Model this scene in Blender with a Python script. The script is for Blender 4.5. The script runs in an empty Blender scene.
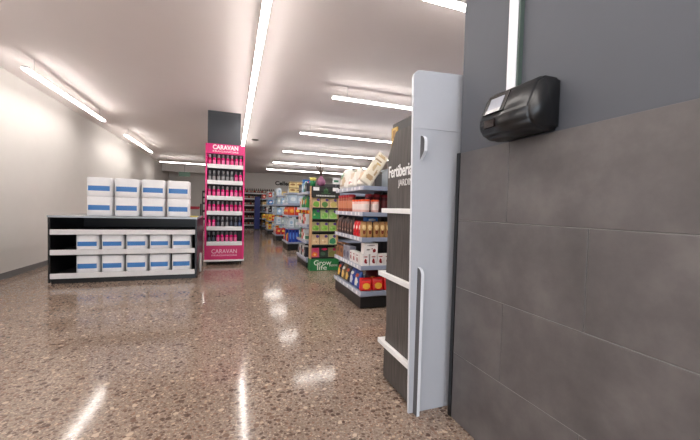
import bpy, bmesh, math, random
from mathutils import Matrix, Vector
random.seed(7)
C = bpy.context.scene.collection
PI = math.pi
CEIL = 3.3

# ---------------------------------------------------------------- materials
def lin(c):
    return tuple(((v/255)/12.92 if v/255 <= .04045 else ((v/255+.055)/1.055)**2.4) for v in c)
_m = {}
def mat(rgb, rough=.5, metal=0., noise=.05, scale=25., spec=.5):
    """plain coloured surface with a faint procedural mottling"""
    key = ('p', rgb, rough, metal, noise, scale, spec)
    if key in _m: return _m[key]
    m = bpy.data.materials.new('surface_%02x%02x%02x' % rgb); m.use_nodes = True
    nt = m.node_tree; b = nt.nodes['Principled BSDF']
    b.inputs['Roughness'].default_value = rough; b.inputs['Metallic'].default_value = metal
    b.inputs['Specular IOR Level'].default_value = spec
    tc = nt.nodes.new('ShaderNodeTexCoord'); no = nt.nodes.new('ShaderNodeTexNoise')
    no.inputs['Scale'].default_value = scale; no.inputs['Detail'].default_value = 3
    mx = nt.nodes.new('ShaderNodeMix'); mx.data_type = 'RGBA'
    l = lin(rgb)
    mx.inputs[6].default_value = (*[v*(1-noise) for v in l], 1); mx.inputs[7].default_value = (*[min(1, v*(1+noise)) for v in l], 1)
    nt.links.new(tc.outputs['Object'], no.inputs['Vector']); nt.links.new(no.outputs['Fac'], mx.inputs[0])
    nt.links.new(mx.outputs[2], b.inputs['Base Color'])
    _m[key] = m; return m
def emit(rgb, strength):
    key = ('e', rgb, strength)
    if key in _m: return _m[key]
    m = bpy.data.materials.new('lamp_diffuser'); m.use_nodes = True
    b = m.node_tree.nodes['Principled BSDF']
    b.inputs['Base Color'].default_value = (.8, .8, .8, 1)
    b.inputs['Emission Color'].default_value = (*lin(rgb), 1); b.inputs['Emission Strength'].default_value = strength
    _m[key] = m; return m
def ramp(nt, stops, interp='LINEAR'):
    r = nt.nodes.new('ShaderNodeValToRGB'); cr = r.color_ramp; cr.interpolation = interp
    while len(cr.elements) < len(stops): cr.elements.new(.5)
    for e, (p, c) in zip(cr.elements, stops): e.position = p; e.color = (*c, 1)
    return r
def terrazzo():
    m = bpy.data.materials.new('polished_terrazzo'); m.use_nodes = True
    nt = m.node_tree; b = nt.nodes['Principled BSDF']; L = nt.links.new
    tc = nt.nodes.new('ShaderNodeTexCoord')
    no = nt.nodes.new('ShaderNodeTexNoise'); no.inputs['Scale'].default_value = 60; no.inputs['Detail'].default_value = 5
    L(tc.outputs['Object'], no.inputs['Vector'])
    base = ramp(nt, [(.3, lin((128, 113, 101))), (.5, lin((149, 133, 120))), (.7, lin((169, 154, 141)))])
    L(no.outputs['Fac'], base.inputs[0])
    big = nt.nodes.new('ShaderNodeTexNoise'); big.inputs['Scale'].default_value = 1.3; big.inputs['Detail'].default_value = 4
    L(tc.outputs['Object'], big.inputs['Vector'])
    bg = ramp(nt, [(.3, (.82, .80, .78)), (.7, (1.05, 1.03, 1.02))]); L(big.outputs['Fac'], bg.inputs[0])
    mul = nt.nodes.new('ShaderNodeMix'); mul.data_type = 'RGBA'; mul.blend_type = 'MULTIPLY'; mul.inputs[0].default_value = 1
    L(base.outputs[0], mul.inputs[6]); L(bg.outputs[0], mul.inputs[7])
    cur = mul.outputs[2]
    warp = nt.nodes.new('ShaderNodeTexNoise'); warp.inputs['Scale'].default_value = 35; L(tc.outputs['Object'], warp.inputs['Vector'])
    wv = nt.nodes.new('ShaderNodeVectorMath'); wv.operation = 'MULTIPLY_ADD'; wv.inputs[1].default_value = (.014, .014, .0)
    L(warp.outputs['Color'], wv.inputs[0]); L(tc.outputs['Object'], wv.inputs[2])
    for scale, dens, rad, stops in (
        (95, .50, .36, [(0, lin((122, 98, 86))), (.35, lin((196, 176, 156))), (.6, lin((150, 112, 92))), (.8, lin((112, 96, 88)))]),
        (44, .42, .36, [(0, lin((92, 72, 62))), (.45, lin((134, 104, 88))), (.6, lin((104, 86, 76))), (.85, lin((190, 166, 144)))]),
        (24, .20, .34, [(0, lin((80, 62, 54))), (.5, lin((112, 88, 74))), (.78, lin((200, 178, 156)))]),
    ):
        v = nt.nodes.new('ShaderNodeTexVoronoi'); v.voronoi_dimensions = '2D'; v.inputs['Scale'].default_value = scale
        L(wv.outputs[0], v.inputs['Vector'])
        sep = nt.nodes.new('ShaderNodeSeparateColor'); L(v.outputs['Color'], sep.inputs[0])
        col = ramp(nt, stops, 'CONSTANT'); L(sep.outputs[0], col.inputs[0])
        # radius of each chip varies with its own random number; only a share of the cells holds a chip
        rr = nt.nodes.new('ShaderNodeMath'); rr.operation = 'MULTIPLY_ADD'; rr.inputs[1].default_value = .22; rr.inputs[2].default_value = rad-.11
        L(sep.outputs[2], rr.inputs[0])
        inside = nt.nodes.new('ShaderNodeMath'); inside.operation = 'LESS_THAN'; L(v.outputs['Distance'], inside.inputs[0]); L(rr.outputs[0], inside.inputs[1])
        has = nt.nodes.new('ShaderNodeMath'); has.operation = 'LESS_THAN'; L(sep.outputs[1], has.inputs[0]); has.inputs[1].default_value = dens
        f = nt.nodes.new('ShaderNodeMath'); f.operation = 'MULTIPLY'; L(inside.outputs[0], f.inputs[0]); L(has.outputs[0], f.inputs[1])
        f2 = nt.nodes.new('ShaderNodeMath'); f2.operation = 'MULTIPLY'; L(f.outputs[0], f2.inputs[0]); f2.inputs[1].default_value = .82
        mx = nt.nodes.new('ShaderNodeMix'); mx.data_type = 'RGBA'
        L(f2.outputs[0], mx.inputs[0]); L(cur, mx.inputs[6]); L(col.outputs[0], mx.inputs[7]); cur = mx.outputs[2]
    L(cur, b.inputs['Base Color'])
    b.inputs['Roughness'].default_value = .11; b.inputs['Specular IOR Level'].default_value = .3
    return m
def wood_print():
    m = bpy.data.materials.new('grey_wood_print'); m.use_nodes = True
    nt = m.node_tree; b = nt.nodes['Principled BSDF']; L = nt.links.new
    tc = nt.nodes.new('ShaderNodeTexCoord'); mp = nt.nodes.new('ShaderNodeMapping'); mp.inputs['Scale'].default_value = (60, 60, 2.2)
    no = nt.nodes.new('ShaderNodeTexNoise'); no.inputs['Scale'].default_value = 1.6; no.inputs['Detail'].default_value = 6; no.inputs['Roughness'].default_value = .6
    L(tc.outputs['Object'], mp.inputs[0]); L(mp.outputs[0], no.inputs['Vector'])
    r = ramp(nt, [(.3, lin((50, 47, 46))), (.5, lin((76, 72, 70))), (.72, lin((100, 95, 92)))]); L(no.outputs['Fac'], r.inputs[0])
    L(r.outputs[0], b.inputs['Base Color']); b.inputs['Roughness'].default_value = .5
    return m
def tile_mat():
    m = bpy.data.materials.new('slate_grey_tile'); m.use_nodes = True
    nt = m.node_tree; b = nt.nodes['Principled BSDF']; L = nt.links.new
    tc = nt.nodes.new('ShaderNodeTexCoord'); no = nt.nodes.new('ShaderNodeTexNoise')
    no.inputs['Scale'].default_value = 4; no.inputs['Detail'].default_value = 8; no.inputs['Roughness'].default_value = .62
    L(tc.outputs['Object'], no.inputs['Vector'])
    r = ramp(nt, [(.28, lin((80, 77, 77))), (.5, lin((95, 91, 91))), (.72, lin((110, 106, 105)))]); L(no.outputs['Fac'], r.inputs[0])
    L(r.outputs[0], b.inputs['Base Color']); b.inputs['Roughness'].default_value = .42
    return m

# ---------------------------------------------------------------- mesh helper
class MB:
    def __init__(s): s.bm = bmesh.new(); s.mats = []
    def mi(s, m):
        if m not in s.mats: s.mats.append(m)
        return s.mats.index(m)
    def box(s, x0, x1, y0, y1, z0, z1, m, bev=0, seg=2):
        r = bmesh.ops.create_cube(s.bm, size=1)
        for v in r['verts']:
            v.co = Vector((x0+(v.co.x+.5)*(x1-x0), y0+(v.co.y+.5)*(y1-y0), z0+(v.co.z+.5)*(z1-z0)))
        fs = list({f for v in r['verts'] for f in v.link_faces}); i = s.mi(m)
        for f in fs: f.material_index = i
        if bev:
            es = list({e for f in fs for e in f.edges})
            for f in bmesh.ops.bevel(s.bm, geom=es, offset=bev, segments=seg, affect='EDGES', profile=.5)['faces']:
                f.material_index = i; f.smooth = False
        return s
    def lathe(s, prof, m, n=20, cx=0, cy=0, smooth=True, cap=True):
        i = s.mi(m); rings = []
        for r, z in prof:
            rings.append([s.bm.verts.new((cx+r*math.cos(2*PI*k/n), cy+r*math.sin(2*PI*k/n), z)) for k in range(n)])
        for a, b in zip(rings, rings[1:]):
            for k in range(n):
                f = s.bm.faces.new((a[k], a[(k+1) % n], b[(k+1) % n], b[k])); f.material_index = i; f.smooth = smooth
        if cap:
            f = s.bm.faces.new(rings[0][::-1]); f.material_index = i
            f = s.bm.faces.new(rings[-1]); f.material_index = i
        return s
    def loft(s, secs, m, n=20, power=3., wrinkle=0., mid=None):
        """secs: (z, half width, half depth, shift y); superellipse rings. mid: (material, z0, z1) printed band on the front"""
        i = s.mi(m); rings = []
        for (z, a, b, sy) in secs:
            ring = []
            for k in range(n):
                t = 2*PI*k/n; c, q = math.cos(t), math.sin(t)
                x = a*math.copysign(abs(c)**(2/power), c); y = b*math.copysign(abs(q)**(2/power), q)
                w = 1+wrinkle*math.sin(7*t+z*40)*.5+wrinkle*random.uniform(-.5, .5)
                ring.append(s.bm.verts.new((x, y*w+sy, z)))
            rings.append(ring)
        for a, b in zip(rings, rings[1:]):
            for k in range(n):
                f = s.bm.faces.new((a[k], a[(k+1) % n], b[(k+1) % n], b[k])); f.smooth = True
                f.material_index = i
                if mid:
                    zc = f.calc_center_median()
                    for (mm, z0, z1, hw) in mid:
                        if z0 <= zc.z <= z1 and zc.y < 0 and abs(zc.x) < hw: f.material_index = s.mi(mm)
        f = s.bm.faces.new(rings[0][::-1]); f.material_index = i
        f = s.bm.faces.new(rings[-1]); f.material_index = i
        return s
    def prism(s, pts, axis, a, b, m, side=None, bev=0):
        """polygon pts (2D) extruded along axis from a to b. axis 'x': pts are (y,z); 'y': (x,z); 'z': (x,y)"""
        def P(u, v, t): return {'x': (t, u, v), 'y': (u, t, v), 'z': (u, v, t)}[axis]
        i = s.mi(m); j = s.mi(side) if side else i
        A = [s.bm.verts.new(P(u, v, a)) for u, v in pts]; B = [s.bm.verts.new(P(u, v, b)) for u, v in pts]
        f1 = s.bm.faces.new(A); f2 = s.bm.faces.new(B[::-1]); f1.material_index = f2.material_index = i
        n = len(pts); fs = [f1, f2]
        for k in range(n):
            f = s.bm.faces.new((A[k], B[k], B[(k+1) % n], A[(k+1) % n])); f.material_index = j; fs.append(f)
        bmesh.ops.recalc_face_normals(s.bm, faces=fs)
        return s
    def blob(s, cx, cz, rx, rz, y, m, n=14, jag=.12, th=.0006):
        """printed patch on a front that looks along -y"""
        pts = []
        for k in range(n):
            t = 2*PI*k/n; q = 1+random.uniform(-jag, jag)
            pts.append((cx+rx*q*math.cos(t), cz+rz*q*math.sin(t)))
        return s.prism(pts, 'y', y-th, y+th, m)
    def tube(s, pts, r, m, n=8):
        i = s.mi(m); rings = []
        rad = r if isinstance(r, (list, tuple)) else [r]*len(pts)
        for k, p in enumerate(pts):
            p = Vector(p); d = (Vector(pts[min(k+1, len(pts)-1)])-Vector(pts[max(k-1, 0)])).normalized()
            u = d.orthogonal().normalized(); w = d.cross(u)
            rings.append([s.bm.verts.new(p+rad[k]*(u*math.cos(2*PI*q/n)+w*math.sin(2*PI*q/n))) for q in range(n)])
        for a, b in zip(rings, rings[1:]):
            # choose the rotation that twists least
            best = min(range(n), key=lambda o: sum((a[q].co-b[(q+o) % n].co).length for q in range(n)))
            for q in range(n):
                f = s.bm.faces.new((a[q], a[(q+1) % n], b[(q+1+best) % n], b[(q+best) % n])); f.material_index = i; f.smooth = True
            rings[rings.index(b)][:] = b[best:]+b[:best]
        s.bm.faces.new(rings[0][::-1]).material_index = i; s.bm.faces.new(rings[-1]).material_index = i
        return s
    def mesh(s, name):
        me = bpy.data.meshes.new(name); s.bm.to_mesh(me); s.bm.free()
        for m in s.mats: me.materials.append(m)
        return me

def tag(o, label=None, cat=None, group=None, kind=None):
    if label: o['label'] = label
    if cat: o['category'] = cat
    if group: o['group'] = group
    if kind: o['kind'] = kind
    return o
def put(name, me, parent=None, loc=(0, 0, 0), rot=(0, 0, 0)):
    if isinstance(me, MB): me = me.mesh(name)
    o = bpy.data.objects.new(name, me); C.objects.link(o)
    o.location = loc; o.rotation_euler = rot
    if parent is not None: o.parent = parent
    return o
def thing(name, label, cat, loc=(0, 0, 0), rz=0, group=None):
    o = bpy.data.objects.new(name, None); C.objects.link(o)
    o.empty_display_size = .1; o.location = loc; o.rotation_euler = (0, 0, rz)
    return tag(o, label, cat, group)
def struct(name, mb): return tag(put(name, mb), kind='structure')
def text_mesh(s, size, m, extrude=.001, bold=0., space=1.):
    cu = bpy.data.curves.new('lettering', 'FONT'); cu.body = s; cu.size = size; cu.extrude = extrude; cu.offset = bold
    cu.space_character = space; cu.align_x = 'CENTER'; cu.align_y = 'BOTTOM_BASELINE'; cu.resolution_u = 4
    o = bpy.data.objects.new('lettering', cu); C.objects.link(o)
    bpy.context.view_layer.update()
    me = bpy.data.meshes.new_from_object(o.evaluated_get(bpy.context.evaluated_depsgraph_get()))
    bpy.data.objects.remove(o); bpy.data.curves.remove(cu)
    me.materials.clear(); me.materials.append(m)
    xs = [v.co.x for v in me.vertices]
    return me, (max(xs)-min(xs))
def text_part(s, name, parent, loc, size, width, m, face='y', bold=0., space=1.):
    """upright lettering whose reading side looks along -y (face 'y') or -x (face 'x'); loc = middle of the baseline"""
    me, w = text_mesh(s, size, m, bold=bold, space=space)
    k = width/w if width else 1
    for v in me.vertices: v.co.x *= k
    return put(name, me, parent, loc, (PI/2, 0, 0 if face == 'y' else -PI/2))
ORD = ['first', 'second', 'third', 'fourth', 'fifth', 'sixth', 'seventh', 'eighth', 'ninth', 'tenth', 'eleventh', 'twelfth',
       'thirteenth', 'fourteenth', 'fifteenth', 'sixteenth', 'seventeenth', 'eighteenth', 'nineteenth', 'twentieth']

WHITE = mat((236, 236, 236), .4); OFFW = mat((222, 221, 222), .45); BLACK = mat((24, 24, 26), .35); DARK = mat((44, 44, 47), .5)
RAIL = mat((196, 200, 214), .35); SHELF = mat((158, 166, 184), .4); MAG = mat((222, 22, 120), .35, 0, .03); PANELG = mat((184, 187, 194), .4, 0, .02)
STEEL = mat((150, 152, 156), .3, .8)

# ================================================================ SETTING
X0, X1, Y0, Y1 = -3.4, 8.0, -4.0, 21.0
struct('floor', MB().box(X0-.1, X1+.1, Y0-.1, Y1+.1, -.1, 0, terrazzo()))
CEILM = mat((240, 232, 231), .6, 0, .015, 3)
WALLM = mat((226, 223, 219), .7, 0, .03, 4)
struct('ceiling', MB().box(X0-.1, X1+.1, Y0-.1, Y1+.1, CEIL, CEIL+.1, CEILM))
struct('wall_left', MB().box(X0-.1, X0, Y0, Y1, 0, CEIL, WALLM))
struct('wall_far', MB().box(X0-.1, X1+.1, Y1, Y1+.1, 0, CEIL, WALLM))
struct('wall_near', MB().box(X0-.1, -3.0, Y0-.1, Y0, 0, CEIL, WALLM).box(1.0, X1+.1, Y0-.1, Y0, 0, CEIL, WALLM)
       .box(-3.0, 1.0, Y0-.1, Y0, 2.9, CEIL, WALLM))          # unseen opening added behind the camera to let in daylight as fill
struct('wall_end', MB().box(X1, X1+.1, Y0, Y1, 0, CEIL, WALLM))
struct('baseboard_left', MB().box(X0, X0+.015, Y0, Y1, 0, .1, mat((120, 120, 122), .5)))
struct('trim_1', MB().box(X0, -.75, 19.0, 19.4, 2.95, CEIL, WALLM))          # dropped beam over the far left corner

# tiled wall on the right, with the bare dark plaster above the tiles
WX = 1.27
def tiled_wall():
    mb = MB(); grout = mat((150, 147, 145), .8); tm = tile_mat(); pl = mat((84, 87, 94), .65, 0, .03, 12)
    mb.box(WX+.018, 2.0, Y0, 1.668, 0, CEIL, pl)                       # body of the wall
    mb.box(WX+.004, WX+.018, Y0, 1.642, 0, 1.598, grout)
    for row in range(4):
        z0 = row*.4+.002; z1 = row*.4+.398
        y = 1.642 - (.37 if row % 2 else .80) if False else None
        edges = [1.642]
        first = .37 if row in (1, 3) else .77
        edges.append(1.642-first)
        while edges[-1] > Y0: edges.append(edges[-1]-.8)
        for a, b in zip(edges, edges[1:]):
            mb.box(WX, WX+.012, max(b, Y0)+.0015, a-.0015, z0, z1, tm, .0015, 1)
    return mb
struct('wall_right', tiled_wall())
struct('trim_2', MB().box(WX-.004, WX+.0175, 1.643, 1.669, 0, 1.6, mat((18, 18, 20), .3)))       # black tile edge profile

# ---------------------------------------------------------------- ceiling lights
LAMP = emit((255, 248, 241), 14.0)
LZ = 3.12        # top of the suspended fittings
def linear_light(name, label, cx, cy, length, along, group=None):
    t = thing(name, label, 'ceiling light', (cx, cy, LZ), PI/2 if along == 'y' else 0, group)
    h = length/2
    put('housing', MB().box(-h, h, -.034, .034, -.03, 0, WHITE, .003, 1), t)
    put('diffuser', MB().box(-h+.004, h-.004, -.036, .036, -.047, -.0305, LAMP), t)
    for x in (-h+.25, h-.25):
        put('suspension_wire', MB().box(x-.002, x+.002, -.002, .002, .0005, CEIL-LZ-.0005, STEEL), t)
    return t
linear_light('linear_light', 'long white strip light running along the ceiling toward the pink stand', .264, 4.3, 14.6, 'y')
whichr = ['nearest bright strip light on the ceiling right of the long strip',
          'second bright crosswise strip light, above the white display panel',
          'third bright crosswise strip light from the camera, above the shelving',
          'fourth bright crosswise strip light from the camera on the right',
          'fifth bright crosswise strip light from the camera on the right',
          'farthest bright crosswise strip light before the end wall']
for k, y in enumerate((2.52, 5.30, 8.12, 11.0, 13.85, 16.6)):
    linear_light('linear_light', whichr[k], 1.53+2.05, y, 4.1, 'x', 'crosswise strip lights over the right hand shelves')
linear_light('linear_light', 'short strip light on the ceiling left of the pink stand', -2.0, 16.3, 2.0, 'x')
for k, y in enumerate((3.0, 7.4, 12.0)):
    linear_light('linear_light', ('strip light along the left wall nearest the camera', 'strip light along the left wall above the black shelf',
                 'strip light along the left wall behind the pink stand')[k], -2.75, y, 3.0, 'y', 'strip lights near the left wall')
for k, y in enumerate((-2.6, -.4)):  # unseen lamps added to light the near end of the shop
    linear_light('linear_light', ('added strip light on the ceiling behind the camera', 'added strip light on the ceiling above the camera')[k], -1.4, y, 2.6, 'x', 'added strip lights behind the camera')
d = thing('smoke_detector', 'small round grey detector on the ceiling beyond the second crosswise light', 'smoke detector', (3.15, 5.75-.42, CEIL))
put('base', MB().lathe([(.07, -.02), (.075, -.0005)], mat((190, 188, 188), .5)), d); put('sensor', MB().lathe([(.03, -.05), (.05, -.045), (.055, -.02)], mat((165, 163, 163), .5)), d)
d = thing('ceiling_downlight', 'small dark disc on the ceiling right of the pink stand', 'downlight', (.62, 10.6, CEIL))  # small grey downlight, modelled unlit
put('rim', MB().lathe([(.10, -.018), (.11, -.0005)], mat((120, 116, 114), .5)), d); put('inner_disc', MB().lathe([(.07, -.024), (.08, -.018)], mat((70, 68, 68), .5)), d)

# ================================================================ COLUMN AND PINK STAND
struct('trim_3', MB().box(-.53, .145, 7.80, 8.45, 0, CEIL, mat((66, 70, 76), .6, 0, .04, 8)))      # dark square column
SX0, SX1, SY0, SY1, SH = -.545, .235, 7.45, 7.79, 2.535
st = thing('display_stand', 'tall magenta stand of pink bottles on wheels in front of dark column', 'display stand', (0, 0, 0))
put('side_panel', MB().box(SX0, SX0+.035, SY0, SY1, .10, SH, MAG, .003, 1), st)
put('side_panel', MB().box(SX1-.035, SX1, SY0, SY1, .10, SH, MAG, .003, 1), st)
put('back_panel', MB().box(SX0+.036, SX1-.036, SY1-.02, SY1, .10, SH, mat((46, 36, 44), .5)), st)
hd = put('header', MB().box(SX0+.036, SX1-.036, SY0+.002, SY0+.02, 2.33, SH, MAG, .002, 1), st)
bp = put('foot_panel', MB().box(SX0+.036, SX1-.036, SY0+.002, SY0+.02, .112, .425, mat((205, 16, 98), .35, 0, .03)), st)
TW = mat((250, 240, 246), .4); TP = mat((242, 205, 224), .4)
CX = (SX0+SX1)/2
text_part('CARAVAN', 'lettering', hd, (CX, SY0, 2.425), .125, .50, TW, bold=.004)
text_part('FRAGANCIAS', 'small_lettering', hd, (CX, SY0, 2.365), .05, .50, TW)
text_part('CARAVAN', 'lettering', bp, (CX, SY0, .245), .125, .50, TP)
text_part('FRAGANCIAS', 'small_lettering', bp, (CX, SY0, .185), .05, .50, TP)
put('base', MB().box(SX0-.01, SX1+.01, SY0-.03, SY1, .075, .11, WHITE, .004), st)
for x in (SX0+.06, SX1-.06):
    for y in (SY0+.03, SY1-.06):
        w = MB().lathe([(.008, -.012), (.036, -.012), (.036, .012), (.008, .012)], BLACK, 16)
        o = put('caster', MB().box(x-.022, x+.022, y-.02, y+.02, .055, .0748, DARK), st)
        put('wheel', w, o, (x, y, .0362), (0, PI/2, 0))
RZ = [2.06, 1.725, 1.40, 1.085, .76, .44]
for z in RZ:
    s = put('shelf', MB().box(SX0+.036, SX1-.036, SY0+.016, SY1-.021, z+.015, z+.03, OFFW), st)
    put('price_rail', MB().box(SX0+.036, SX1-.036, SY0-.012, SY0+.015, z-.03, z+.055, WHITE, .004), s)
def spray_meshes(body, lab, capc):
    b = MB().lathe([(.026, 0), (.031, .004), (.031, .10), (.031, .145), (.024, .16), (.018, .165)], mat(body, .25))
    lb = MB().lathe([(.0316, .03), (.0316, .11)], mat(lab, .4), cap=False)
    c = MB().lathe([(.021, .1655), (.022, .168), (.022, .215), (.018, .225), (.008, .228)], mat(capc, .3, .3))
    return b.mesh('body'), lb.mesh('label_sleeve'), c.mesh('cap')
SP = {'pink': (spray_meshes((224, 30, 122), (244, 120, 176), (120, 112, 118)), 'pink bottle with grey cap'),
      'deep': (spray_meshes((196, 18, 92), (232, 66, 140), (170, 164, 168)), 'deep pink bottle with pale cap'),
      'grey': (spray_meshes((84, 84, 90), (150, 148, 150), (150, 150, 154)), 'grey bottle with silver cap'),
      'dark': (spray_meshes((34, 36, 46), (86, 92, 108), (120, 122, 128)), 'dark bottle with grey cap'),
      'navy': (spray_meshes((26, 34, 70), (60, 78, 120), (60, 64, 76)), 'navy blue bottle with dark cap')}
ROWS = ['dpdppdpp', 'ggggggpp', 'pdppdppd', 'ppdpppdp', 'ppdggddn', 'ddppppp']
KEY = {'p': 'pink', 'd': 'deep', 'g': 'grey', 'n': 'navy'}
SHELFN = ['top', 'second', 'third', 'fourth', 'fifth', 'bottom']
for r, row in enumerate(ROWS):
    for k, ch in enumerate(row):
        kk = KEY[ch]
        if r >= 4 and ch == 'd': kk = 'dark'
        (b, lb, c), look = SP[kk]
        x = SX0+.082+k*.0875
        t = thing('spray_bottle', '%s, %s from left, %s shelf of pink stand' % (look, ORD[k], SHELFN[r]), 'bottle',
                  (x, SY0+.055+random.uniform(-.004, .004), RZ[r]+.0302), random.uniform(-.4, .4), 'spray bottles on the pink stand')
        o = put('body', b, t); put('label_sleeve', lb, o); put('cap', c, t)

# ================================================================ GREY WOOD DISPLAY WITH WHITE END PANEL
fd = thing('display_rack', 'narrow grey wood-print display with white shelves and tall pale end panel', 'display rack', (0, 0, 0))
PY = 1.745
pts = [(1.033, 0), (1.47, 0), (1.47, 2.10), (1.045, 2.10)]
cx, cz, rad = 1.045, 2.06, .05
pts = [(1.036, .0), (1.47, .0), (1.47, 2.11), (.998+.05, 2.085)]
for k in range(1, 7):
    a = PI/2+k*PI/2/6; pts.append((.998+.05+.05*math.cos(a), 2.035+.05*math.sin(a)))
put('end_panel', MB().prism([(x, z+.001) for x, z in pts], 'y', PY, PY+.018, PANELG, mat((222, 225, 232), .35)), fd)
put('upper_panel_edge', MB().prism([(1.004, 1.745), (1.47, 1.75), (1.47, 2.112), (.997+.05, 2.087)]+
    [(.997+.05+.05*math.cos(PI/2+k*PI/12), 2.037+.05*math.sin(PI/2+k*PI/12)) for k in range(1, 7)], 'y', PY-.003, PY-.0001, mat((187, 190, 197), .35, 0, .02)), fd)
WOOD = wood_print(); WEDGE = mat((226, 229, 234), .35)
def fin(x, z0, z1, p, flat_bottom):
    prof = [(PY-.0001, z1)]
    r = p*.95
    n = 8
    for k in range(n+1):
        a = PI/2*k/n; prof.append((PY-p+r-r*math.sin(a), z1-r+r*math.cos(a)))
    if flat_bottom: prof += [(PY-p, z0), (PY-.0001, z0)]
    else:
        prof += [(PY-p, z0+.05), (PY-.0001, z0)]
    return MB().prism(prof, 'x', x, x+.02, mat((88, 87, 89), .5), WEDGE)
put('slot_fin', fin(1.058, 1.555, 1.70, .045, False), fd)
put('slot_fin', fin(1.066, .002, .905, .045, True), fd)
# printed front board facing the aisle, its far upper corner cut off, its foot spread
WXP = 1.062
def wood_board():
    prof = [(PY+.019, .03), (2.165, .03), (2.165, .27), (2.15, .31), (2.14, .42), (2.15, .62), (2.17, .76), (2.165, .87), (2.16, 1.10), (2.18, 1.25), (2.185, 1.40), (2.192, 1.58), (2.19, 1.63),
            (2.075, 1.795), (PY+.019, 1.795)]
    return MB().prism(prof, 'x', WXP, WXP+.02, WOOD, mat((70, 68, 68), .5))
wb = put('front_board', wood_board(), fd)
text_part('Fertiberia', 'lettering', wb, (WXP-.0012, 2.005, 1.482), .115, .33, mat((238, 238, 238), .5), 'x', .002)
text_part('JARDIN', 'small_lettering', wb, (WXP-.0012, 1.92, 1.415), .062, .19, mat((214, 214, 214), .5), 'x')
put('header_board', MB().box(1.15, 1.17, PY+.019, 2.305, .03, 1.905, mat((70, 70, 72), .5, 0, .1, 40)), fd)
put('gold_strip', MB().box(1.139, 1.1495, 2.215, 2.30, 1.73, 1.87, mat((206, 172, 96), .4)).box(1.138, 1.1389, 2.235, 2.28, 1.79, 1.85, mat((150, 110, 50), .4)), fd)
put('core', MB().box(1.20, 1.45, PY+.019, 2.25, .03, 1.75, mat((88, 88, 90), .6)), fd)
for z, ye in ((1.228, 2.225), (.762, 2.25), (.263, 2.225)):
    put('shelf', MB().box(1.036, 1.149, PY+.0185, ye, z-.0, z+.034, WHITE, .003), fd)

# ================================================================ TERMINAL AND CONDUIT ON THE TILED WALL
tm_ = thing('price_checker', 'black price checking terminal with tilted screen fixed above the grey tiles', 'terminal', (0, 0, 0))
TY0, TY1 = 1.02, 1.312
def rounded(prof_pts): return prof_pts
prof = [(WX+.0175, 1.605), (1.20, 1.595), (1.145, 1.605), (1.115, 1.63), (1.105, 1.67), (1.112, 1.70), (1.155, 1.80), (1.19, 1.822), (WX+.0175, 1.822)]
body = MB().prism(prof, 'y', TY0, TY1, mat((26, 27, 29), .3))
bmesh.ops.bevel(body.bm, geom=list(body.bm.edges), offset=.014, segments=3, affect='EDGES')
for f in body.bm.faces: f.smooth = True
put('body', body, tm_)
# the screen lies on the slanted front between (1.108,1.715) and (1.165,1.845)
dx, dz = 1.155-1.112, 1.80-1.70; L_ = math.hypot(dx, dz)
ang = math.atan2(dx, dz)
scr = put('screen_bezel', MB().box(-.002, .002, -.046, .078, .003, L_-.004, mat((14, 14, 15), .25)), tm_, (1.1113, 1.205, 1.701), (0, ang, 0))
put('screen', MB().box(-.004, -.0021, -.024, .058, .016, L_-.024, mat((146, 150, 162), .3, 0, .12, 18)), scr)
put('gloss_lip', MB().box(-.0062, -.0041, -.026, .060, .004, .022, mat((226, 228, 230), .15, .3)), scr)  # near-white strip painting the reflected gloss along the screen's lower edge
put('scan_window', MB().box(1.1, 1.112, 1.20, 1.26, 1.64, 1.675, mat((30, 20, 20), .15)), tm_)
cd = thing('cable_trunking', 'white vertical cable trunking running down the dark wall to the terminal', 'cable trunking', (0, 0, 0))
put('channel', MB().box(WX-.012, WX+.0175, 1.245, 1.298, 1.83, CEIL-.001, mat((232, 233, 238), .4), .003), cd)
put('edge_strip', MB().box(WX-.006, WX+.0175, 1.233, 1.2445, 1.83, CEIL-.001, mat((70, 84, 78), .5)), cd)

# ================================================================ PRODUCT MESHES
_pm = {}
def carton(w, d, h, base, prints=(), band=None):
    """folding box; prints: (cx,cz,rx,rz,colour) patches in fractions on the front and on the left side"""
    key = ('carton', w, d, h, base, tuple(prints), band)
    if key not in _pm:
        mb = MB().box(-w/2, w/2, 0, d, 0, h, mat(base, .45), min(w, d)*.02, 1)
        if band:
            z0, z1, c = band; mb.box(-w/2-.0006, w/2+.0006, -.0006, d+.0006, h*z0, h*z1, mat(c, .45))
        for (cx, cz, rx, rz, c) in prints:
            mb.blob(cx*w, cz*h, rx*w, rz*h, -.001, mat(c, .45))
        _pm[key] = [('body', mb.mesh('carton'))]
    return _pm[key]
def pouch(w, d, h, base, prints=(), top=None, lean=0., wr=.05):
    key = ('pouch', w, d, h, base, tuple(prints), top, lean)
    if key not in _pm:
        secs = []
        N = 22
        for k in range(N+1):
            t = k/N; z = t*h
            if t < .08: a, b = .46+.04*t/.08, .36+.14*t/.08
            elif t < .6: a, b = .5, .5
            else:
                q = (t-.6)/.4; a = .5-.02*q; b = .5*(1-q)**.7+.03
            secs.append((z, w*a, d*b, d*.5+lean*t*t*h))
        mids = []
        for (cx, cz, rx, rz, c) in prints: mids.append((mat(c, .35), h*(cz-rz), h*(cz+rz), w*rx))
        if top: mids.append((mat(top, .35), h*.84, h*1.1, w))
        mb = MB().loft(secs, mat(base, .35), 40, 3.2, wr)
        for f in mb.bm.faces:
            c = f.calc_center_median(); yc = d*.5+lean*(c.z/h)**2*h
            for (cx, cz, rx, rz, colr) in prints:
                if c.y < yc and ((c.x/w-cx)/rx)**2+((c.z/h-cz)/rz)**2 < 1: f.material_index = mb.mi(mat(colr, .35))
            if top and c.z > h*.82: f.material_index = mb.mi(mat(top, .35))
        _pm[key] = [('bag', mb.mesh('pouch'))]
    return _pm[key]
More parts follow.
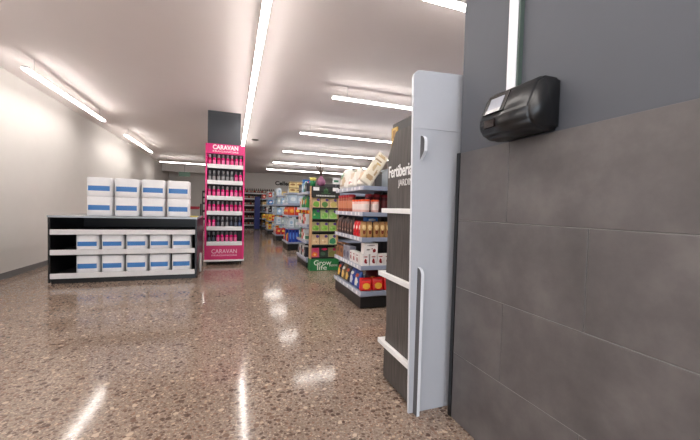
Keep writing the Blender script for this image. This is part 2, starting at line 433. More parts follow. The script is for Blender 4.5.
def tub(r, h, base, lid, lab=None, n=20):
    key = ('tub', r, h, base, lid, lab)
    if key not in _pm:
        b = MB().lathe([(r*.86, 0), (r*.9, .004), (r*.98, h*.84), (r*.94, h*.85)], mat(base, .4), n, 0, r)
        if lab:
            b.lathe([(r*.93+.0008, h*.2), (r*.965+.0008, h*.66)], mat(lab, .4), n, 0, r, cap=False)
        l = MB().lathe([(r*1.0, h*.851), (r*1.03, h*.86), (r*1.03, h*.97), (r*.97, h)], mat(lid, .35), n, 0, r)
        _pm[key] = [('body', b.mesh('tub')), ('lid', l.mesh('lid'))]
    return _pm[key]
def bottle(r, h, base, cap, lab=None, n=14):
    key = ('bottle', r, h, base, cap, lab)
    if key not in _pm:
        b = MB().lathe([(r*.9, 0), (r, .006), (r, h*.6), (r*.8, h*.7), (r*.36, h*.8), (r*.34, h*.9)], mat(base, .25), n, 0, r)
        if lab: b.lathe([(r+.0008, h*.15), (r+.0008, h*.5)], mat(lab, .4), n, 0, r, cap=False)
        c = MB().lathe([(r*.42, h*.901), (r*.42, h*.985), (r*.3, h)], mat(cap, .4), n, 0, r)
        _pm[key] = [('body', b.mesh('bottle')), ('cap', c.mesh('cap'))]
    return _pm[key]
def place(name, parts, label, cat, loc, rz=0, group=None, tilt=0, roll=0):
    if tilt or roll:
        from mathutils import Euler
        rm = Euler((tilt, roll, rz)).to_matrix(); lo = min((rm @ v.co).z for _, me in parts for v in me.vertices)
        loc = (loc[0], loc[1], loc[2]-lo)
    if len(parts) == 1:
        o = put(name, parts[0][1], None, loc, (tilt, roll, rz)); tag(o, label, cat, group)
    else:
        o = thing(name, label, cat, loc, rz, group); o.rotation_euler = (tilt, roll, rz)
        for n_, me in parts: put(n_, me, o)
    return o
AIS = -PI/2      # front turned to the aisle (-x)

# ================================================================ GONDOLAS
def gondola(label, gx, y0, y1, levels, length, top=None, detail=True, rail=RAIL, plinth=.12, inset=.02, tickets=False):
    """levels = heights of the shelf tops; first is the base shelf"""
    t = thing('shelving_unit', label, 'shelving unit', (0, 0, 0))
    ym = (y0+y1)/2; tp = top or levels[-1]+.25
    put('plinth', MB().box(gx+inset, gx+length, y0+inset, y1-inset, .012, plinth, BLACK, .004, 1), t)
    for fx in (gx+.1, gx+length-.1):
        for fy in (y0+.1, y1-.1):
            put('foot', MB().lathe([(.03, .0005), (.03, .0118)], STEEL, 12, fx, fy), t)
    put('back_panel', MB().box(gx+.50, gx+length, ym-.02, ym+.02, plinth+.001, tp, mat((74, 72, 76), .6)), t)
    put('end_upright', MB().box(gx+.46, gx+.499, y0+.42, y1-.42, plinth+.001, tp, mat((60, 60, 64), .6)), t)
    for k, z in enumerate(levels):
        lo = plinth+.001 if k == 0 else z-.035
        s = put('shelf', MB().box(gx+.012, gx+length, y0+.012, y1-.012, lo, z, SHELF, .003, 1), t)
        if detail:
            put('price_rail', MB().box(gx, gx+.0115, y0, y1, z-.045, z+.008, rail, .003, 1), s)
            put('price_rail', MB().box(gx+.012, gx+length, y0, y0+.0115, z-.045, z+.008, mat((150, 160, 182), .35), .003, 1), s)
            # price tickets, nearest few
            yy = y0+.08
            while tickets and yy < y1-.1:
                put('price_ticket', MB().box(gx-.0012, gx-.0002, yy, yy+.055, z-.036, z+.004, mat((240, 240, 244), .4)), s); yy += random.choice((.11, .16, .2))
    return t

# ---- nearest gondola
G1X, G1A, G1B = 1.495, 3.77, 4.88
L1 = [.215, .54, .895, 1.21, 1.535]
gondola('nearest black-based shelving unit with grey shelves beside the white display panel', G1X, G1A, G1B, L1, 3.6, 1.75, plinth=.155, tickets=True)
G = 'nearest shelving unit'
e = .0012
# base shelf: pasta and snack bags
fr = [((40, 84, 160), (235, 235, 230)), ((36, 66, 150), (220, 226, 236)), ((34, 36, 60), (226, 190, 90)), ((120, 96, 60), (226, 190, 110)), ((30, 34, 56), (236, 200, 90))]
nm = ['blue bag with a white patch', 'royal blue bag with pale patch', 'dark navy bag with yellow patch', 'tan bag with pale yellow patch', 'black bag with yellow patch']
for k, y in enumerate((4.02, 4.205, 4.39, 4.575, 4.755)):
    b, p = fr[k]
    place('snack_bag', pouch(.155, .09, .225, b, ((0, .35, .34, .24, p), (0, .72, .3, .1, (230, 230, 226) if k % 2 else (220, 90, 40)))), '%s, %s from corner on the base shelf, aisle side' % (nm[k], ORD[k]), 'snack bag',
          (G1X+.03, y, L1[0]+e), AIS, 'bags on the base of the nearest shelves', -.12)
for k, x in enumerate((1.60, 1.765, 1.93, 2.10)):
    place('pasta_bag', pouch(.155, .085, .165, (212, 24, 26), ((0, .36, .33, .25, (240, 180, 66)), (0, .82, .40, .06, (172, 14, 20)))), 'red bag with yellow window, %s from the corner on the base shelf' % ORD[k], 'pasta bag',
          (x, G1A+.035, L1[0]+e), .06*(k-1), 'red bags on the base of the nearest shelves', -.1)
for k, x in enumerate((1.75, 1.94, 2.13)):
    place('pasta_bag', pouch(.18, .085, .235, (84, 24, 30), ((0, .45, .33, .22, (190, 120, 50)),)), 'dark maroon bag standing behind the red bags, %s from the corner' % ORD[k], 'pasta bag', (x, G1A+.19, L1[0]+e), 0, 'maroon bags behind the red bags')
# fourth level: white boxes with red mark
wb_ = ((-.02, .42, .19, .20, (150, 24, 34)), (.1, .30, .12, .1, (110, 20, 26)), (0, .78, .3, .05, (150, 60, 66)))
ww_ = ((.24, .32, .12, .17, (130, 20, 30)), (-.2, .42, .13, .07, (110, 104, 104)), (0, .8, .3, .04, (90, 84, 84)), (.08, .5, .06, .05, (150, 60, 66)))
for k, x in enumerate((1.575, 1.682, 1.78, 1.878, 1.976, 2.074)):
    place('white_carton', carton(.092, .10, .148, (234, 231, 229), wb_), 'white box with red mark, %s from the corner in the front row' % ORD[k], 'carton', (x, G1A+.03, L1[1]+e), 0, 'white boxes with a red mark')
place('white_carton', carton(.185, .11, .135, (238, 235, 233), ww_), 'wide white box with red berry mark, stacked on the white boxes', 'carton', (1.645, G1A+.032, L1[1]+e+.1485), .0)
for k, y in enumerate((3.97, 4.09, 4.21)):
    place('white_carton', carton(.10, .08, .148, (234, 231, 229), wb_), 'white box with red mark facing the aisle, %s from the corner' % ORD[k], 'carton', (G1X+.03, y, L1[1]+e), AIS, 'white boxes with a red mark')
for k, y in enumerate((4.34, 4.48)):
    place('clear_tray', carton(.12, .10, .19, (148, 148, 160), ((0, .4, .36, .25, (92, 96, 116)),)), 'grey plastic pack facing the aisle on the fourth shelf, %s from the white boxes' % ORD[k], 'pack', (G1X+.03, y, L1[1]+e), AIS, 'grey packs on the fourth shelf')
for k, y in enumerate((4.63, 4.78)):
    place('brown_carton', carton(.13, .10, .20, (156, 106, 68), ((0, .5, .3, .2, (100, 66, 46)),), (.82, .97, (70, 50, 44))), 'brown carton facing the aisle on the fourth shelf, %s from the grey packs' % ORD[k], 'carton', (G1X+.03, y, L1[1]+e), AIS, 'brown cartons on the fourth shelf')
# third level: gold packs, red packs, dark packs
gp = ((0, .62, .34, .16, (232, 204, 150)), (0, .35, .26, .13, (120, 50, 34)), (0, .9, .3, .05, (110, 70, 40)))
for k, x in enumerate((1.545, 1.624, 1.715, 1.796, 1.877, 1.958, 2.04)):
    place('coffee_pack', pouch(.074, .07, .205, (182, 138, 84), gp, (160, 116, 68)), 'gold upright pack, %s from the corner on the third shelf' % ORD[k], 'coffee pack', (x, G1A+.03, L1[2]+e), 0, 'gold packs on the third shelf')
for k, y in enumerate((3.92, 4.02, 4.12)):
    place('coffee_pack', pouch(.085, .07, .205, (212, 26, 36), ((0, .6, .3, .13, (236, 208, 200)), (0, .32, .26, .1, (150, 14, 20)))), 'red upright pack facing the aisle, %s from the gold packs' % ORD[k], 'coffee pack', (G1X+.03, y, L1[2]+e), AIS, 'red packs on the third shelf')
for k, y in enumerate((4.24, 4.36, 4.48, 4.60, 4.72, 4.83)):
    place('coffee_pack', pouch(.105, .08, .22 if k % 2 else .245, (62, 44, 42), ((0, .55, .32, .18, (120, 84, 70)), (0, .25, .2, .08, (180, 150, 130)))), 'dark brown pack facing the aisle, %s from the red packs' % ORD[k], 'coffee pack', (G1X+.03, y, L1[2]+e), AIS, 'brown packs on the third shelf')
place('carton_stack', carton(.34, .12, .19, (70, 52, 48), ()), 'dark carton under the small blue box behind the gold packs', 'carton', (1.78, G1A+.145, L1[2]+e), 0)
place('blue_box', carton(.16, .10, .06, (36, 106, 186), ((0, .5, .36, .28, (220, 230, 240)),)), 'small blue box lying behind the gold packs near the corner', 'box', (1.70, G1A+.15, L1[2]+.1925), .1)
# second level: orange lidded tubs, red lidded jars
tb = tub(.052, .165, (236, 190, 180), (236, 84, 34), (244, 226, 220))
for k, x in enumerate((1.572, 1.70)):
    place('lidded_tub', tb, 'pinkish tub with orange lid, %s from the corner on the near side' % ORD[k], 'tub', (x, G1A+.03, L1[3]+e), 0, 'orange lidded tubs')
for k, y in enumerate((3.985, 4.10, 4.215)):
    place('lidded_tub', tb, 'pinkish tub with orange lid facing the aisle, %s from the corner' % ORD[k], 'tub', (G1X+.03, y-.015, L1[3]+e), AIS, 'orange lidded tubs')
for k, y in enumerate((4.36, 4.475, 4.59, 4.705, 4.82)):
    place('jar', tub(.05, .24, (160, 76, 56), (184, 28, 44), (206, 134, 100)), 'brown jar with dark red lid, %s from the orange-lidded tubs on the aisle side' % ORD[k], 'jar', (G1X+.03, y, L1[3]+e), AIS, 'red lidded jars')
for k, x in enumerate((1.68, 1.79, 1.90, 2.01)):
    place('jar', tub(.05, .24, (84, 26, 36), (140, 24, 40), (120, 54, 56)), 'dark red jar in the row behind the tubs, %s from the corner' % ORD[k], 'jar', (x, G1A+.30-.12, L1[3]+e), 0, 'dark red jars behind the tubs')
# top level: big pale bags and a grey bin
pale = (234, 228, 218)
place('pet_food_bag', pouch(.33, .15, .31, (238, 234, 226), ((-.12, .62, .2, .16, (58, 140, 84)), (.16, .35, .18, .2, (206, 186, 156)), (0, .14, .35, .06, (180, 160, 134)))), 'big white bag with green emblem, farthest along the top shelf', 'bag',
      (G1X+.03, 4.72, L1[4]+.001), AIS, None, -.14)
place('pet_food_bag', pouch(.30, .14, .29, pale, ((0, .55, .24, .2, (206, 184, 158)), (.1, .78, .2, .06, (150, 160, 120)), (-.1, .2, .2, .08, (180, 90, 76)))), 'big cream bag with brown picture, middle of the top shelf', 'bag',
      (G1X+.04, 4.375, L1[4]+.001), AIS, None, -.24)
place('pet_food_bag', pouch(.27, .14, .26, (238, 230, 216), ((0, .5, .26, .22, (212, 184, 152)), (-.2, .3, .14, .1, (170, 120, 90)), (.1, .8, .24, .06, (180, 140, 110)))), 'big pale bag standing nearest the corner on the top shelf', 'bag',
      (G1X+.05, 4.07, L1[4]+.001), AIS, None, -.34)
place('pet_food_bag', pouch(.16, .07, .46, (236, 228, 210), ((-.1, .52, .16, .10, (206, 186, 150)), (.2, .40, .12, .09, (190, 166, 128)), (-.1, .76, .3, .035, (160, 134, 100)), (.05, .66, .2, .03, (214, 186, 120)), (0, .9, .36, .04, (188, 164, 122)), (0, .2, .3, .07, (196, 168, 132)))), 'tall thin beige bag leaning over sideways on the top shelf', 'bag',
      (1.56, 3.84, L1[4]+.001), -.12, None, -.08, .60)
bn = thing('plastic_bin', 'translucent grey plastic bin on the top shelf right of the bags', 'bin', (2.06, 3.95, L1[4]+e))
GB = mat((168, 178, 188), .2)
bb = MB()
for (a, b_, c, d_) in ((-.17, .17, -.12, -.114), (-.17, .17, .114, .12), (-.17, -.164, -.114, .114), (.164, .17, -.114, .114)): bb.box(a, b_, c, d_, 0, .24, GB)
bb.box(-.164, .164, -.114, .114, 0, .006, GB)
put('body', bb, bn); put('rim', MB().box(-.18, .18, -.13, -.12, .225, .245, GB).box(-.18, .18, .12, .13, .225, .245, GB).box(-.18, -.17, -.12, .12, .225, .245, GB).box(.17, .18, -.12, .12, .225, .245, GB), bn)
for k in range(3):
    place('grey_pack', pouch(.085, .08, .32, (168, 172, 178), ((0, .6, .3, .2, (206, 208, 210)),)), '%s grey pouch standing inside the grey bin' % ('left', 'middle', 'right')[k], 'pouch', (1.96+k*.1, 3.91, L1[4]+.0085), 0, 'pouches in the grey bin')

# ================================================================ SEED STAND
SD = thing('seed_stand', 'tall seed packet stand with green base box in the aisle', 'display stand', (0, 0, 0))
sx0, sx1, sy0, sy1 = 1.47, 2.04, 6.40, 6.60
KRAFT = mat((196, 156, 116), .7); SEEDB = mat((34, 36, 34), .6); GREEN = mat((38, 122, 66), .5, 0, .05)
for x in (sx0, sx1-.022):
    put('side_post', MB().box(x, x+.022, sy0+.03, sy1, .235, 1.69, KRAFT), SD)
put('back_panel', MB().box(sx0+.0225, sx1-.0225, sy1-.02, sy1, .235, 1.69, SEEDB), SD)
gb = put('base_box', MB().box(sx0-.01, sx1+.01, sy0-.02, sy1, .001, .235, GREEN, .004, 1), SD)
CW = mat((232, 236, 226), .5)
text_part('Grow', 'lettering', gb, (1.71, sy0-.0212, .115), .14, .36, CW, bold=.001)
text_part('life', 'lettering', gb, (1.70, sy0-.0212, .018), .135, .20, CW, bold=.001)
text_part('home', 'small_lettering', gb, (1.94, sy0-.0212, .08), .085, .17, CW)
head = put('header', MB().box(sx0-.005, sx1+.005, sy0+.005, sy0+.03, 1.465, 1.69, SEEDB, .004, 1), SD)
g2 = mat((64, 104, 66), .6)
lf = MB()
for a, hh in ((-.9, .07), (-.45, .10), (0, .12), (.45, .10), (.9, .07)):
    px, pz = 1.755, 1.56
    d = Vector((math.sin(a), math.cos(a))); n_ = Vector((d.y, -d.x))
    q = Vector((px, pz)); lf.prism([tuple(q), tuple(q+d*hh*.5+n_*.02), tuple(q+d*hh), tuple(q+d*hh*.5-n_*.02)], 'y', sy0+.002, sy0+.0048, g2)
lf.box(1.66, 1.85, sy0+.002, sy0+.0048, 1.545, 1.558, g2)
put('plant_emblem', lf, head)
wr_ = MB(); x = 1.56      # the small pale writing of the header cannot be read in the photograph: short strokes
while x < 1.95:
    w = random.choice((.018, .024, .03)); wr_.box(x, x+w, sy0+.003, sy0+.0048, 1.485, 1.515, mat((196, 200, 196), .5)); x += w+.008
put('writing', wr_, head)
for cx_ in (1.555, 1.955): put('price_card', MB().box(cx_-.06, cx_+.06, sy0+.0, sy0+.0045, 1.60, 1.67, WHITE), head)
rowz = [1.25, 1.025, .775, .505, .252]
rowh = [.21, .205, .20, .22, .20]
KC = (216, 186, 142); PUR = (92, 62, 140)
cols = [[(112, 170, 60), (80, 130, 60), (190, 174, 96)], [(24, 140, 70), (128, 196, 88), (138, 200, 92)], [(126, 184, 66), (140, 196, 74), (136, 190, 80)],
        [(226, 196, 150), (222, 190, 148), (58, 140, 96)], [(238, 116, 44), (40, 70, 50), (132, 130, 70)]]
base = [[KC]*3, [(44, 140, 76), (172, 200, 130), (176, 204, 132)], [(184, 172, 120), (176, 180, 116), (176, 180, 116)], [KC, KC, (196, 200, 150)], [(214, 90, 120), (50, 60, 50), (150, 140, 100)]]
rown = ['top', 'second', 'third', 'fourth', 'bottom']; colname = ['left', 'middle', 'right']
looks = [['kraft seed packet with green leaves', 'kraft seed packet with round green vegetable', 'kraft seed packet with pale green picture'],
         ['dark green seed packet', 'pale green seed packet', 'light green leafy seed packet'], ['olive green seed packet', 'lime green seed packet', 'yellowish green seed packet'],
         ['kraft seed packet with cream picture', 'tan seed packet with cream picture', 'cream seed packet with blue-green picture'],
         ['pink seed packet with orange flower', 'black seed packet with pink flower', 'brownish seed packet']]
for r in range(5):
    put('rack_shelf', MB().box(sx0+.0225, sx1-.0225, sy0+.02, sy1-.0205, rowz[r]-.012, rowz[r]-.001, SEEDB), SD)
    put('front_lip', MB().box(sx0+.0225, sx1-.0225, sy0+.008, sy0+.0195, rowz[r]-.012, rowz[r]+.016, SEEDB), SD)
    for c in range(3):
        prints = [(0, .36, .40, .27, cols[r][c]), (.26, .80, .2, .14, PUR if r < 4 else (200, 40, 90))]
        if r == 4 and c == 0: prints = [(-.05, .3, .36, .24, (240, 124, 40)), (-.05, .3, .14, .1, (250, 200, 130)), (.1, .82, .36, .12, (226, 50, 110))]
        if r == 4 and c == 1: prints = [(.1, .84, .36, .12, (214, 36, 90)), (-.1, .4, .3, .2, (70, 100, 76))]
        if r in (1, 2): prints += [(-.2, .45, .12, .1, (190, 210, 140)), (.15, .3, .12, .1, (76, 124, 52))]
        if r == 3 and c < 2: prints += [(-.15, .42, .12, .08, (240, 224, 190)), (.12, .3, .12, .08, (180, 130, 90))]
        place('seed_packet', carton(.165, .022, rowh[r], base[r][c], tuple(prints)), '%s, %s of the %s row on the seed stand' % (looks[r][c], colname[c], rown[r]), 'seed packet',
              (sx0+.106+c*.179, sy0+.055, rowz[r]), 0, 'seed packets on the stand', -.12)
# ornaments on top of the stand
pot = thing('bucket', 'small yellow and green bucket on top of the seed stand', 'bucket', (1.52, 6.55, 1.6915))
put('body', MB().lathe([(.05, 0), (.06, .11)], mat((30, 120, 70), .4)), pot); put('band', MB().lathe([(.0605, .1105), (.064, .17)], mat((216, 206, 110), .4)), pot)
bl = thing('bulb_ornament', 'purple onion-like bulb with dark stalks on top of the seed stand', 'ornament', (1.675, 6.50, 1.6915))
put('bulb', MB().lathe([(.02, 0), (.075, .03), (.095, .085), (.07, .14), (.03, .18), (.018, .21)], mat((150, 96, 128), .4)), bl)
sk = MB()
for (dx_, dz_) in ((-.06, .26), (-.02, .32), (-.10, .24), (.04, .22)):
    sk.tube([(0, 0, .2), (dx_*.4, .01, .2+dz_*.45), (dx_, .02, .2+dz_*.9), (dx_*1.35, .02, .2+dz_)], [.012, .011, .01, .004], mat((92, 78, 70), .6))
put('stalks', sk, bl)
hs = thing('price_sign', 'small white and green sign standing on the seed stand, right end', 'sign', (1.99, 6.50, 1.6915))
put('post', MB().box(-.006, .006, -.006, .006, .0, .10, STEEL), hs); put('card', MB().box(-.075, .075, -.009, -.0065, .06, .19, WHITE), hs)
put('card_stripe', MB().box(-.05, .05, -.011, -.0095, .10, .14, mat((70, 130, 100), .5)), hs)

# ================================================================ GENERIC FILLED GONDOLAS
def fill(gname, gx, y0, y1, levels, rows, xmax):
    """rows[k] = (near side list, aisle side list) of (maker, look, cat, name, width, depth-gap)"""
    ln = ['base', 'second', 'third', 'fourth', 'fifth', 'sixth']
    for k, (near, aisle) in enumerate(rows):
        z = levels[k]+e; sh = ln[k]
        x = gx+.05; n = 0
        while near and x < xmax:
            mk, look, cat, name, w = near[n % len(near)]
            gap = random.uniform(.008, .03)
            place(name, mk, '%s, %s from corner, near side, %s shelf, %s' % (look, ORD[n], sh, gname), cat, (x+w/2, y0+.04, z), 0, '%s shelf goods of %s' % (sh, gname)); x += w+gap; n += 1
        y = y0+.24; n = 0
        while aisle and y < y1-.1:
            mk, look, cat, name, w = aisle[n % len(aisle)]
            gap = random.uniform(.01, .04)
            place(name, mk, '%s, %s from corner, aisle side, %s shelf, %s' % (look, ORD[n], sh, gname), cat, (gx+.04, y+w/2, z), AIS, '%s shelf goods of %s' % (sh, gname)); y += w+gap; n += 1

# ---- gondola behind the seed stand
G2X = 1.43
L2 = [.20, .56, .90, 1.25, 1.58]
gondola('shelving unit directly behind the seed packet stand', G2X, 6.68, 7.75, L2, 3.6, 1.8)
A = lambda *a: (a[0], a[1], a[2], a[3], a[4])
gpk = A(pouch(.17, .08, .26, (60, 150, 70), ((0, .5, .34, .22, (222, 120, 40)),)), 'green bag with orange patch', 'bag', 'food_bag', .17)
gpk2 = A(pouch(.17, .08, .24, (40, 124, 96), ((0, .5, .34, .2, (230, 230, 220)),)), 'teal bag with white patch', 'bag', 'food_bag', .17)
wpk = A(carton(.15, .1, .22, (226, 226, 222), ((0, .5, .3, .2, (200, 50, 50)),)), 'white carton with red patch', 'carton', 'food_carton', .15)
blk = A(carton(.15, .1, .2, (44, 44, 52), ((0, .5, .3, .2, (150, 150, 160)),)), 'black carton with grey patch', 'carton', 'food_carton', .15)
rpk = A(carton(.14, .1, .22, (196, 46, 44), ((0, .5, .3, .2, (240, 220, 200)),)), 'red carton with cream patch', 'carton', 'food_carton', .14)
tin = A(tub(.05, .14, (196, 186, 170), (170, 170, 172), (60, 120, 90)), 'tin with green band', 'tin', 'tin', .11)
lbl = A(carton(.16, .11, .22, (150, 186, 216), ((0, .5, .32, .24, (232, 240, 246)),)), 'light blue carton', 'carton', 'food_carton', .16)
fill('seed-stand shelving', G2X, 6.68, 7.75, L2, [([], [blk, wpk, blk, wpk]), ([], [tin, wpk, rpk, tin, gpk2]), ([], [wpk, rpk, gpk2, wpk]), ([], [gpk, gpk2, gpk, wpk]), ([], [blk, gpk2, lbl, blk])], 0)

# ---- gondola with blue packs
G3X = 1.50
L3 = [.235, .66, 1.02, 1.37, 1.68]
gondola('shelving unit with blue packs along its base beyond the seed stand', G3X, 9.60, 10.68, L3, 3.6, 1.9, plinth=.185)
blu = A(carton(.085, .1, .36, (26, 62, 168), ((0, .5, .28, .3, (90, 136, 216)), (0, .9, .3, .05, (14, 30, 90)))), 'tall blue pack with pale stripe', 'pack', 'drink_pack', .085)
whb = A(carton(.14, .1, .27, (206, 216, 224), ((0, .55, .3, .18, (150, 180, 206)), (0, .2, .34, .05, (120, 150, 180)))), 'white and pale blue carton', 'carton', 'milk_carton', .14)
gry = A(carton(.12, .1, .25, (170, 186, 190), ((0, .5, .3, .2, (214, 220, 220)),)), 'pale grey carton', 'carton', 'milk_carton', .12)
org = A(pouch(.16, .1, .25, (222, 84, 30), ((0, .5, .34, .2, (240, 170, 60)),)), 'orange bag', 'bag', 'snack_bag', .16)
red = A(pouch(.15, .1, .24, (206, 42, 36), ((0, .55, .34, .16, (240, 210, 90)),)), 'red bag with yellow patch', 'bag', 'snack_bag', .15)
yel = A(pouch(.15, .1, .24, (232, 188, 60), ((0, .5, .3, .2, (200, 60, 40)),)), 'yellow bag with red patch', 'bag', 'snack_bag', .15)
ltb = A(carton(.22, .12, .25, (176, 196, 214), ((0, .5, .36, .25, (214, 224, 232)),)), 'pale blue carton', 'carton', 'large_carton', .22)
bw = A(carton(.18, .12, .2, (50, 122, 196), ((0, .5, .32, .24, (236, 240, 244)), (.3, .7, .12, .12, (204, 40, 50)))), 'blue carton with white patch', 'carton', 'large_carton', .18)
cream = A(carton(.19, .12, .16, (226, 206, 148), ((0, .5, .36, .2, (150, 110, 60)),), (.8, .95, (120, 86, 50))), 'cream box with brown band', 'carton', 'small_box', .19)
fill('blue-pack shelving', G3X, 9.60, 10.68, L3, [([blu], [red, yel, blu, red]), ([whb, gry, whb, whb, gry], [whb, gry]), ([org, red, yel, org], [org, red]), ([ltb, ltb, bw, bw], [ltb, whb, gry]), ([], [])], 2.35)
for k in range(2):
    place('small_box', cream[0], 'cream box with brown band, %s of a stack near the aisle on top shelf' % ('bottom', 'top')[k], 'box', (1.64, 9.66, L3[4]+e+k*.1615), 0, 'stacked boxes on the blue-pack shelving')
    place('small_box', cream[0], 'cream box with brown band, %s of the second stack on top shelf' % ('bottom', 'top')[k], 'box', (1.84, 9.66, L3[4]+e+k*.1615), 0, 'stacked boxes on the blue-pack shelving')
for k in range(2):
    for j in range(2):
        place('blue_carton', bw[0], 'blue and white carton, %s of the %s pair right of the cream boxes' % (('bottom', 'top')[k], ('left', 'right')[j]), 'carton', (2.04+.19*j, 9.66, L3[4]+e+k*.2015), 0, 'blue cartons on the top shelf')

# ---- the farther gondolas, each with its own goods
far = [
  ('shelving unit with red packs on its base beyond the blue packs', 'red-based shelving', 1.50, 12.35, 13.4,
   [([red, red], [red, wpk]), ([whb, gry], [whb, lbl]), ([lbl, whb], [gry, whb]), ([gry, lbl], [lbl, whb]), ([whb, cream], [whb, cream])]),
  ('shelving unit with yellow and pale goods, second from the far end', 'yellow goods shelving', 1.47, 15.25, 16.3,
   [([yel, whb], [wpk, yel]), ([yel, red], [yel, org]), ([blk, whb], [wpk, gry]), ([bw, lbl], [lbl, bw]), ([rpk, whb], [whb, rpk])]),
  ('farthest shelving unit with yellow bags beside the navy panel', 'farthest shelving', 1.46, 18.15, 19.2,
   [([blk, yel], [yel, blk]), ([yel, yel], [yel, gpk2]), ([blk, rpk], [lbl, rpk]), ([cream, org], [cream, cream]), ([rpk, cream], [rpk, rpk])]),
]
LF = [.235, .62, 1.0, 1.36, 1.68]
for lab, gname, gx, ya, yb, rows in far:
    gondola(lab, gx, ya, yb, LF, 3.4, 1.85, plinth=.185)
    fill(gname, gx, ya, yb, LF, rows, gx+.62)
bs = thing('navy_panel_stand', 'tall navy blue cardboard stand at the far end of the aisle', 'display stand', (0, 0, 0))
put('panel', MB().box(1.10, 1.38, 18.3, 18.34, .06, 1.78, mat((34, 46, 110), .5)), bs)
put('bin', MB().box(1.10, 1.38, 18.345, 18.7, .06, 1.5, mat((40, 50, 100), .5)), bs)
put('foot', MB().box(1.12, 1.36, 18.3, 18.7, .0005, .0595, DARK), bs)

# ================================================================ WINE SHELVES AGAINST THE FAR WALL
ws = thing('wall_shelving', 'dark wine shelving with white price rails along the far wall', 'shelving unit', (0, 0, 0))
wx0, wx1, wy = -.7, 4.2, 20.45
put('plinth', MB().box(wx0, wx1, wy+.02, Y1-.002, .0005, .12, BLACK), ws)
put('back_panel', MB().box(wx0, wx1, Y1-.03, Y1-.002, .121, 2.2, mat((50, 46, 46), .6)), ws)
WL = [.16, .56, .95, 1.33, 1.72, 2.05]
for z in WL:
    s = put('shelf', MB().box(wx0, wx1, wy+.012, Y1-.031, z-.03, z, mat((60, 58, 58), .5)), ws)
    put('price_rail', MB().box(wx0, wx1, wy, wy+.0115, z-.055, z+.02, WHITE), s)
WB = []
for g_, l_ in (((26, 30, 26), (196, 176, 150)), ((44, 22, 26), (206, 150, 140)), ((36, 40, 30), (224, 214, 196)), ((90, 70, 40), (170, 60, 50))):
    WB.append(bottle(.04, .29, g_, (110, 30, 40), l_, 10))
wn = ['green wine bottle with tan label', 'dark red wine bottle with pink label', 'dark wine bottle with cream label', 'amber wine bottle with red label']
for r, z in enumerate(WL):
    n = 10 if r < 5 else 20
    for k in range(n):
        q = (k*7+r*3) % 4
        place('wine_bottle', WB[q], '%s, %s from left, %s shelf by far wall' % (wn[q], ORD[k], SHELFN[5-r]), 'wine bottle', (.36+k*.108, wy+.03, z+e), 0, 'wine bottles on the far shelves')
sg = thing('wall_sign', 'black lettering sign high on the white far wall', 'sign', (0, 0, 0))
text_part('Celler', 'lettering', sg, (2.93, Y1-.012, 2.63), .34, .95, mat((22, 22, 24), .5), bold=.012)

# ================================================================ LOW BLACK SHELF AT THE LEFT
bs_ = thing('low_shelf_unit', 'low black shelf unit with white price rails at the left, before the pink stand', 'shelving unit', (0, 0, 0))
bx0, bx1, by0, by1, bh = -2.6, -.565, 6.12, 7.36, 1.01
put('side_panel', MB().box(bx1-.03, bx1, by0+.02, by1, .02, bh, BLACK, .004, 1), bs_)
put('side_panel', MB().box(bx0, bx0+.03, by0+.02, by1, .02, bh, BLACK, .004, 1), bs_)
put('back_panel', MB().box(bx0+.031, bx1-.031, by1-.03, by1, .02, bh, BLACK), bs_)
put('plinth', MB().box(bx0+.031, bx1-.031, by0+.05, by1-.031, .0005, .10, BLACK), bs_)
put('glass_top', MB().box(bx0, bx1, by0, by1, bh+.0005, bh+.03, mat((170, 178, 184), .12)), bs_)
lv = [.13, .49, .80]
for z in lv:
    s = put('shelf', MB().box(bx0+.031, bx1-.031, by0+.03, by1-.031, z-.025, z, DARK), bs_)
    put('price_rail', MB().box(bx0+.031, bx1-.031, by0+.005, by0+.029, z-.05, z+.03, OFFW, .003, 1), s)
put('corner_bumper', MB().box(bx1+.0005, bx1+.03, by0+.52, by0+.62, .02, .36, OFFW, .006), bs_)
def roll_pack(w, d, h):
    mb = MB()
    nx = 3; nz = max(1, round(h/.11))
    W_ = mat((236, 236, 238), .45); BL = mat((58, 122, 190), .4)
    mb.loft([(0, w*.47, d*.46, d/2), (h*.04, w*.5, d*.5, d/2), (h*.30, w*.5, d*.5, d/2), (h*.31, w*.5, d*.5, d/2), (h*.55, w*.5, d*.5, d/2), (h*.56, w*.5, d*.5, d/2), (h*.96, w*.5, d*.5, d/2), (h, w*.47, d*.46, d/2)], W_, 36, 5, .02)
    for f in mb.bm.faces:
        c = f.calc_center_median()
        if h*.30 < c.z < h*.56 and abs(c.x) < w*.40: f.material_index = mb.mi(BL)
    return [('body', mb.mesh('roll_pack'))]
RP = roll_pack(.30, .24, .29); RP2 = roll_pack(.30, .24, .26); RP3 = roll_pack(.34, .26, .30)
for r, (z, P_) in enumerate(((lv[0], RP), (lv[1], RP2))):
    for k in range(5):
        place('paper_roll_pack', P_, 'white roll pack with blue band, %s from aisle, %s shelf of black unit' % (ORD[k], ('bottom', 'middle')[r]), 'roll pack', (bx1-.24-.33*k, by0+.05, z+e), 0, 'roll packs in the black unit')
for c_ in range(4):
    for k in range(2):
        place('paper_roll_pack', RP3, 'white roll pack with blue band, %s of %s stack on the glass top' % (('bottom', 'top')[k], ('nearest', 'second', 'third', 'fourth')[c_]), 'roll pack', (bx1-.30-.37*c_, by0+.06, bh+.0315+k*.3015), 0, 'roll packs stacked on the glass top')
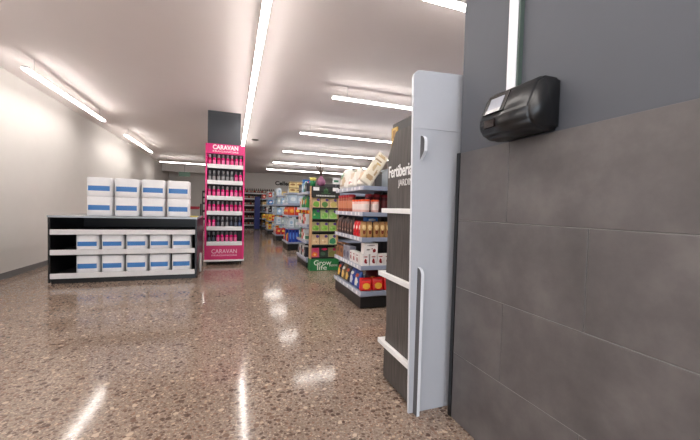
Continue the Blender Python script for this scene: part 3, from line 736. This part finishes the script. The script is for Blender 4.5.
place('leaflet', MB().prism([(-.11, 0), (.10, .02), (.12, .16), (-.09, .15)], 'z', 0, .006, mat((230, 206, 90), .5)).mesh('leaflet') and [('body', MB().prism([(-.11, 0), (.10, .02), (.12, .10), (-.09, .13)], 'z', 0, .012, mat((230, 206, 90), .5)).mesh('leaflet'))],
      'yellow leaflet lying on the glass top by the aisle', 'leaflet', (bx1-.13, by0+.36, bh+.0315), .1)

# ================================================================ FAR LEFT CORNER
ex = thing('exit_sign', 'small green sign hung from the beam in the far left corner', 'sign', (-2.35, 18.9, 2.86))
put('bracket', MB().box(-.01, .01, -.01, .01, .0, .439, STEEL), ex); put('panel', MB().box(-.26, .26, -.03, -.011, -.16, .06, mat((120, 158, 140), .5)), ex)
rb = thing('barrier', 'red barrier rail on black posts in the far left corner', 'barrier', (0, 0, 0))
put('rail', MB().box(-2.28, -1.55, 18.0, 18.06, 1.04, 1.18, mat((170, 40, 62), .45), .01), rb)
for x in (-2.30, -1.50): put('post', MB().lathe([(.16, .0005), (.16, .02), (.035, .03), (.035, 1.32), (.0, 1.33)][:-1], BLACK, 14, x, 18.03), rb)
fr_ = thing('notice_rack', 'dark rack on the floor behind the barrier, left of the pink stand', 'rack', (-1.33, 18.6, 0))
put('frame', MB().box(-.16, -.12, -.05, .05, .0005, 2.0, DARK).box(.12, .16, -.05, .05, .0005, 2.0, DARK), fr_)
for z in (.5, .9, 1.3, 1.6, 1.9): put('tray', MB().box(-.119, .119, -.09, .05, z, z+.10, mat((60, 52, 54), .5)), fr_)

# ================================================================ CAMERA, WORLD, VIEW
def R3(yaw, pitch, roll):
    y, p, r = (math.radians(v) for v in (yaw, pitch, roll))
    f = Vector((math.sin(y)*math.cos(p), math.cos(y)*math.cos(p), math.sin(p)))
    r0 = Vector((math.cos(y), -math.sin(y), 0)); u0 = r0.cross(f)
    rr = r0*math.cos(r)+u0*math.sin(r); uu = -r0*math.sin(r)+u0*math.cos(r)
    return Matrix((rr, uu, -f)).transposed()
cam = bpy.data.cameras.new('camera'); co = bpy.data.objects.new('camera', cam); C.objects.link(co)
cam.sensor_width = 36; cam.sensor_fit = 'HORIZONTAL'; cam.lens = 330/700*36; cam.clip_start = .05
co.matrix_world = Matrix.Translation((0, 0, 1.25)) @ R3(19.6, -1.9, 1.5).to_4x4()
sc = bpy.context.scene; sc.camera = co
w = bpy.data.worlds.new('world'); sc.world = w; w.use_nodes = True
w.node_tree.nodes['Background'].inputs[0].default_value = (.82, .90, 1, 1); w.node_tree.nodes['Background'].inputs[1].default_value = 1.7
vs = sc.view_settings
vs.view_transform = 'Standard'; vs.look = 'None'; vs.exposure = 1.36; vs.gamma = 1; vs.use_curve_mapping = False
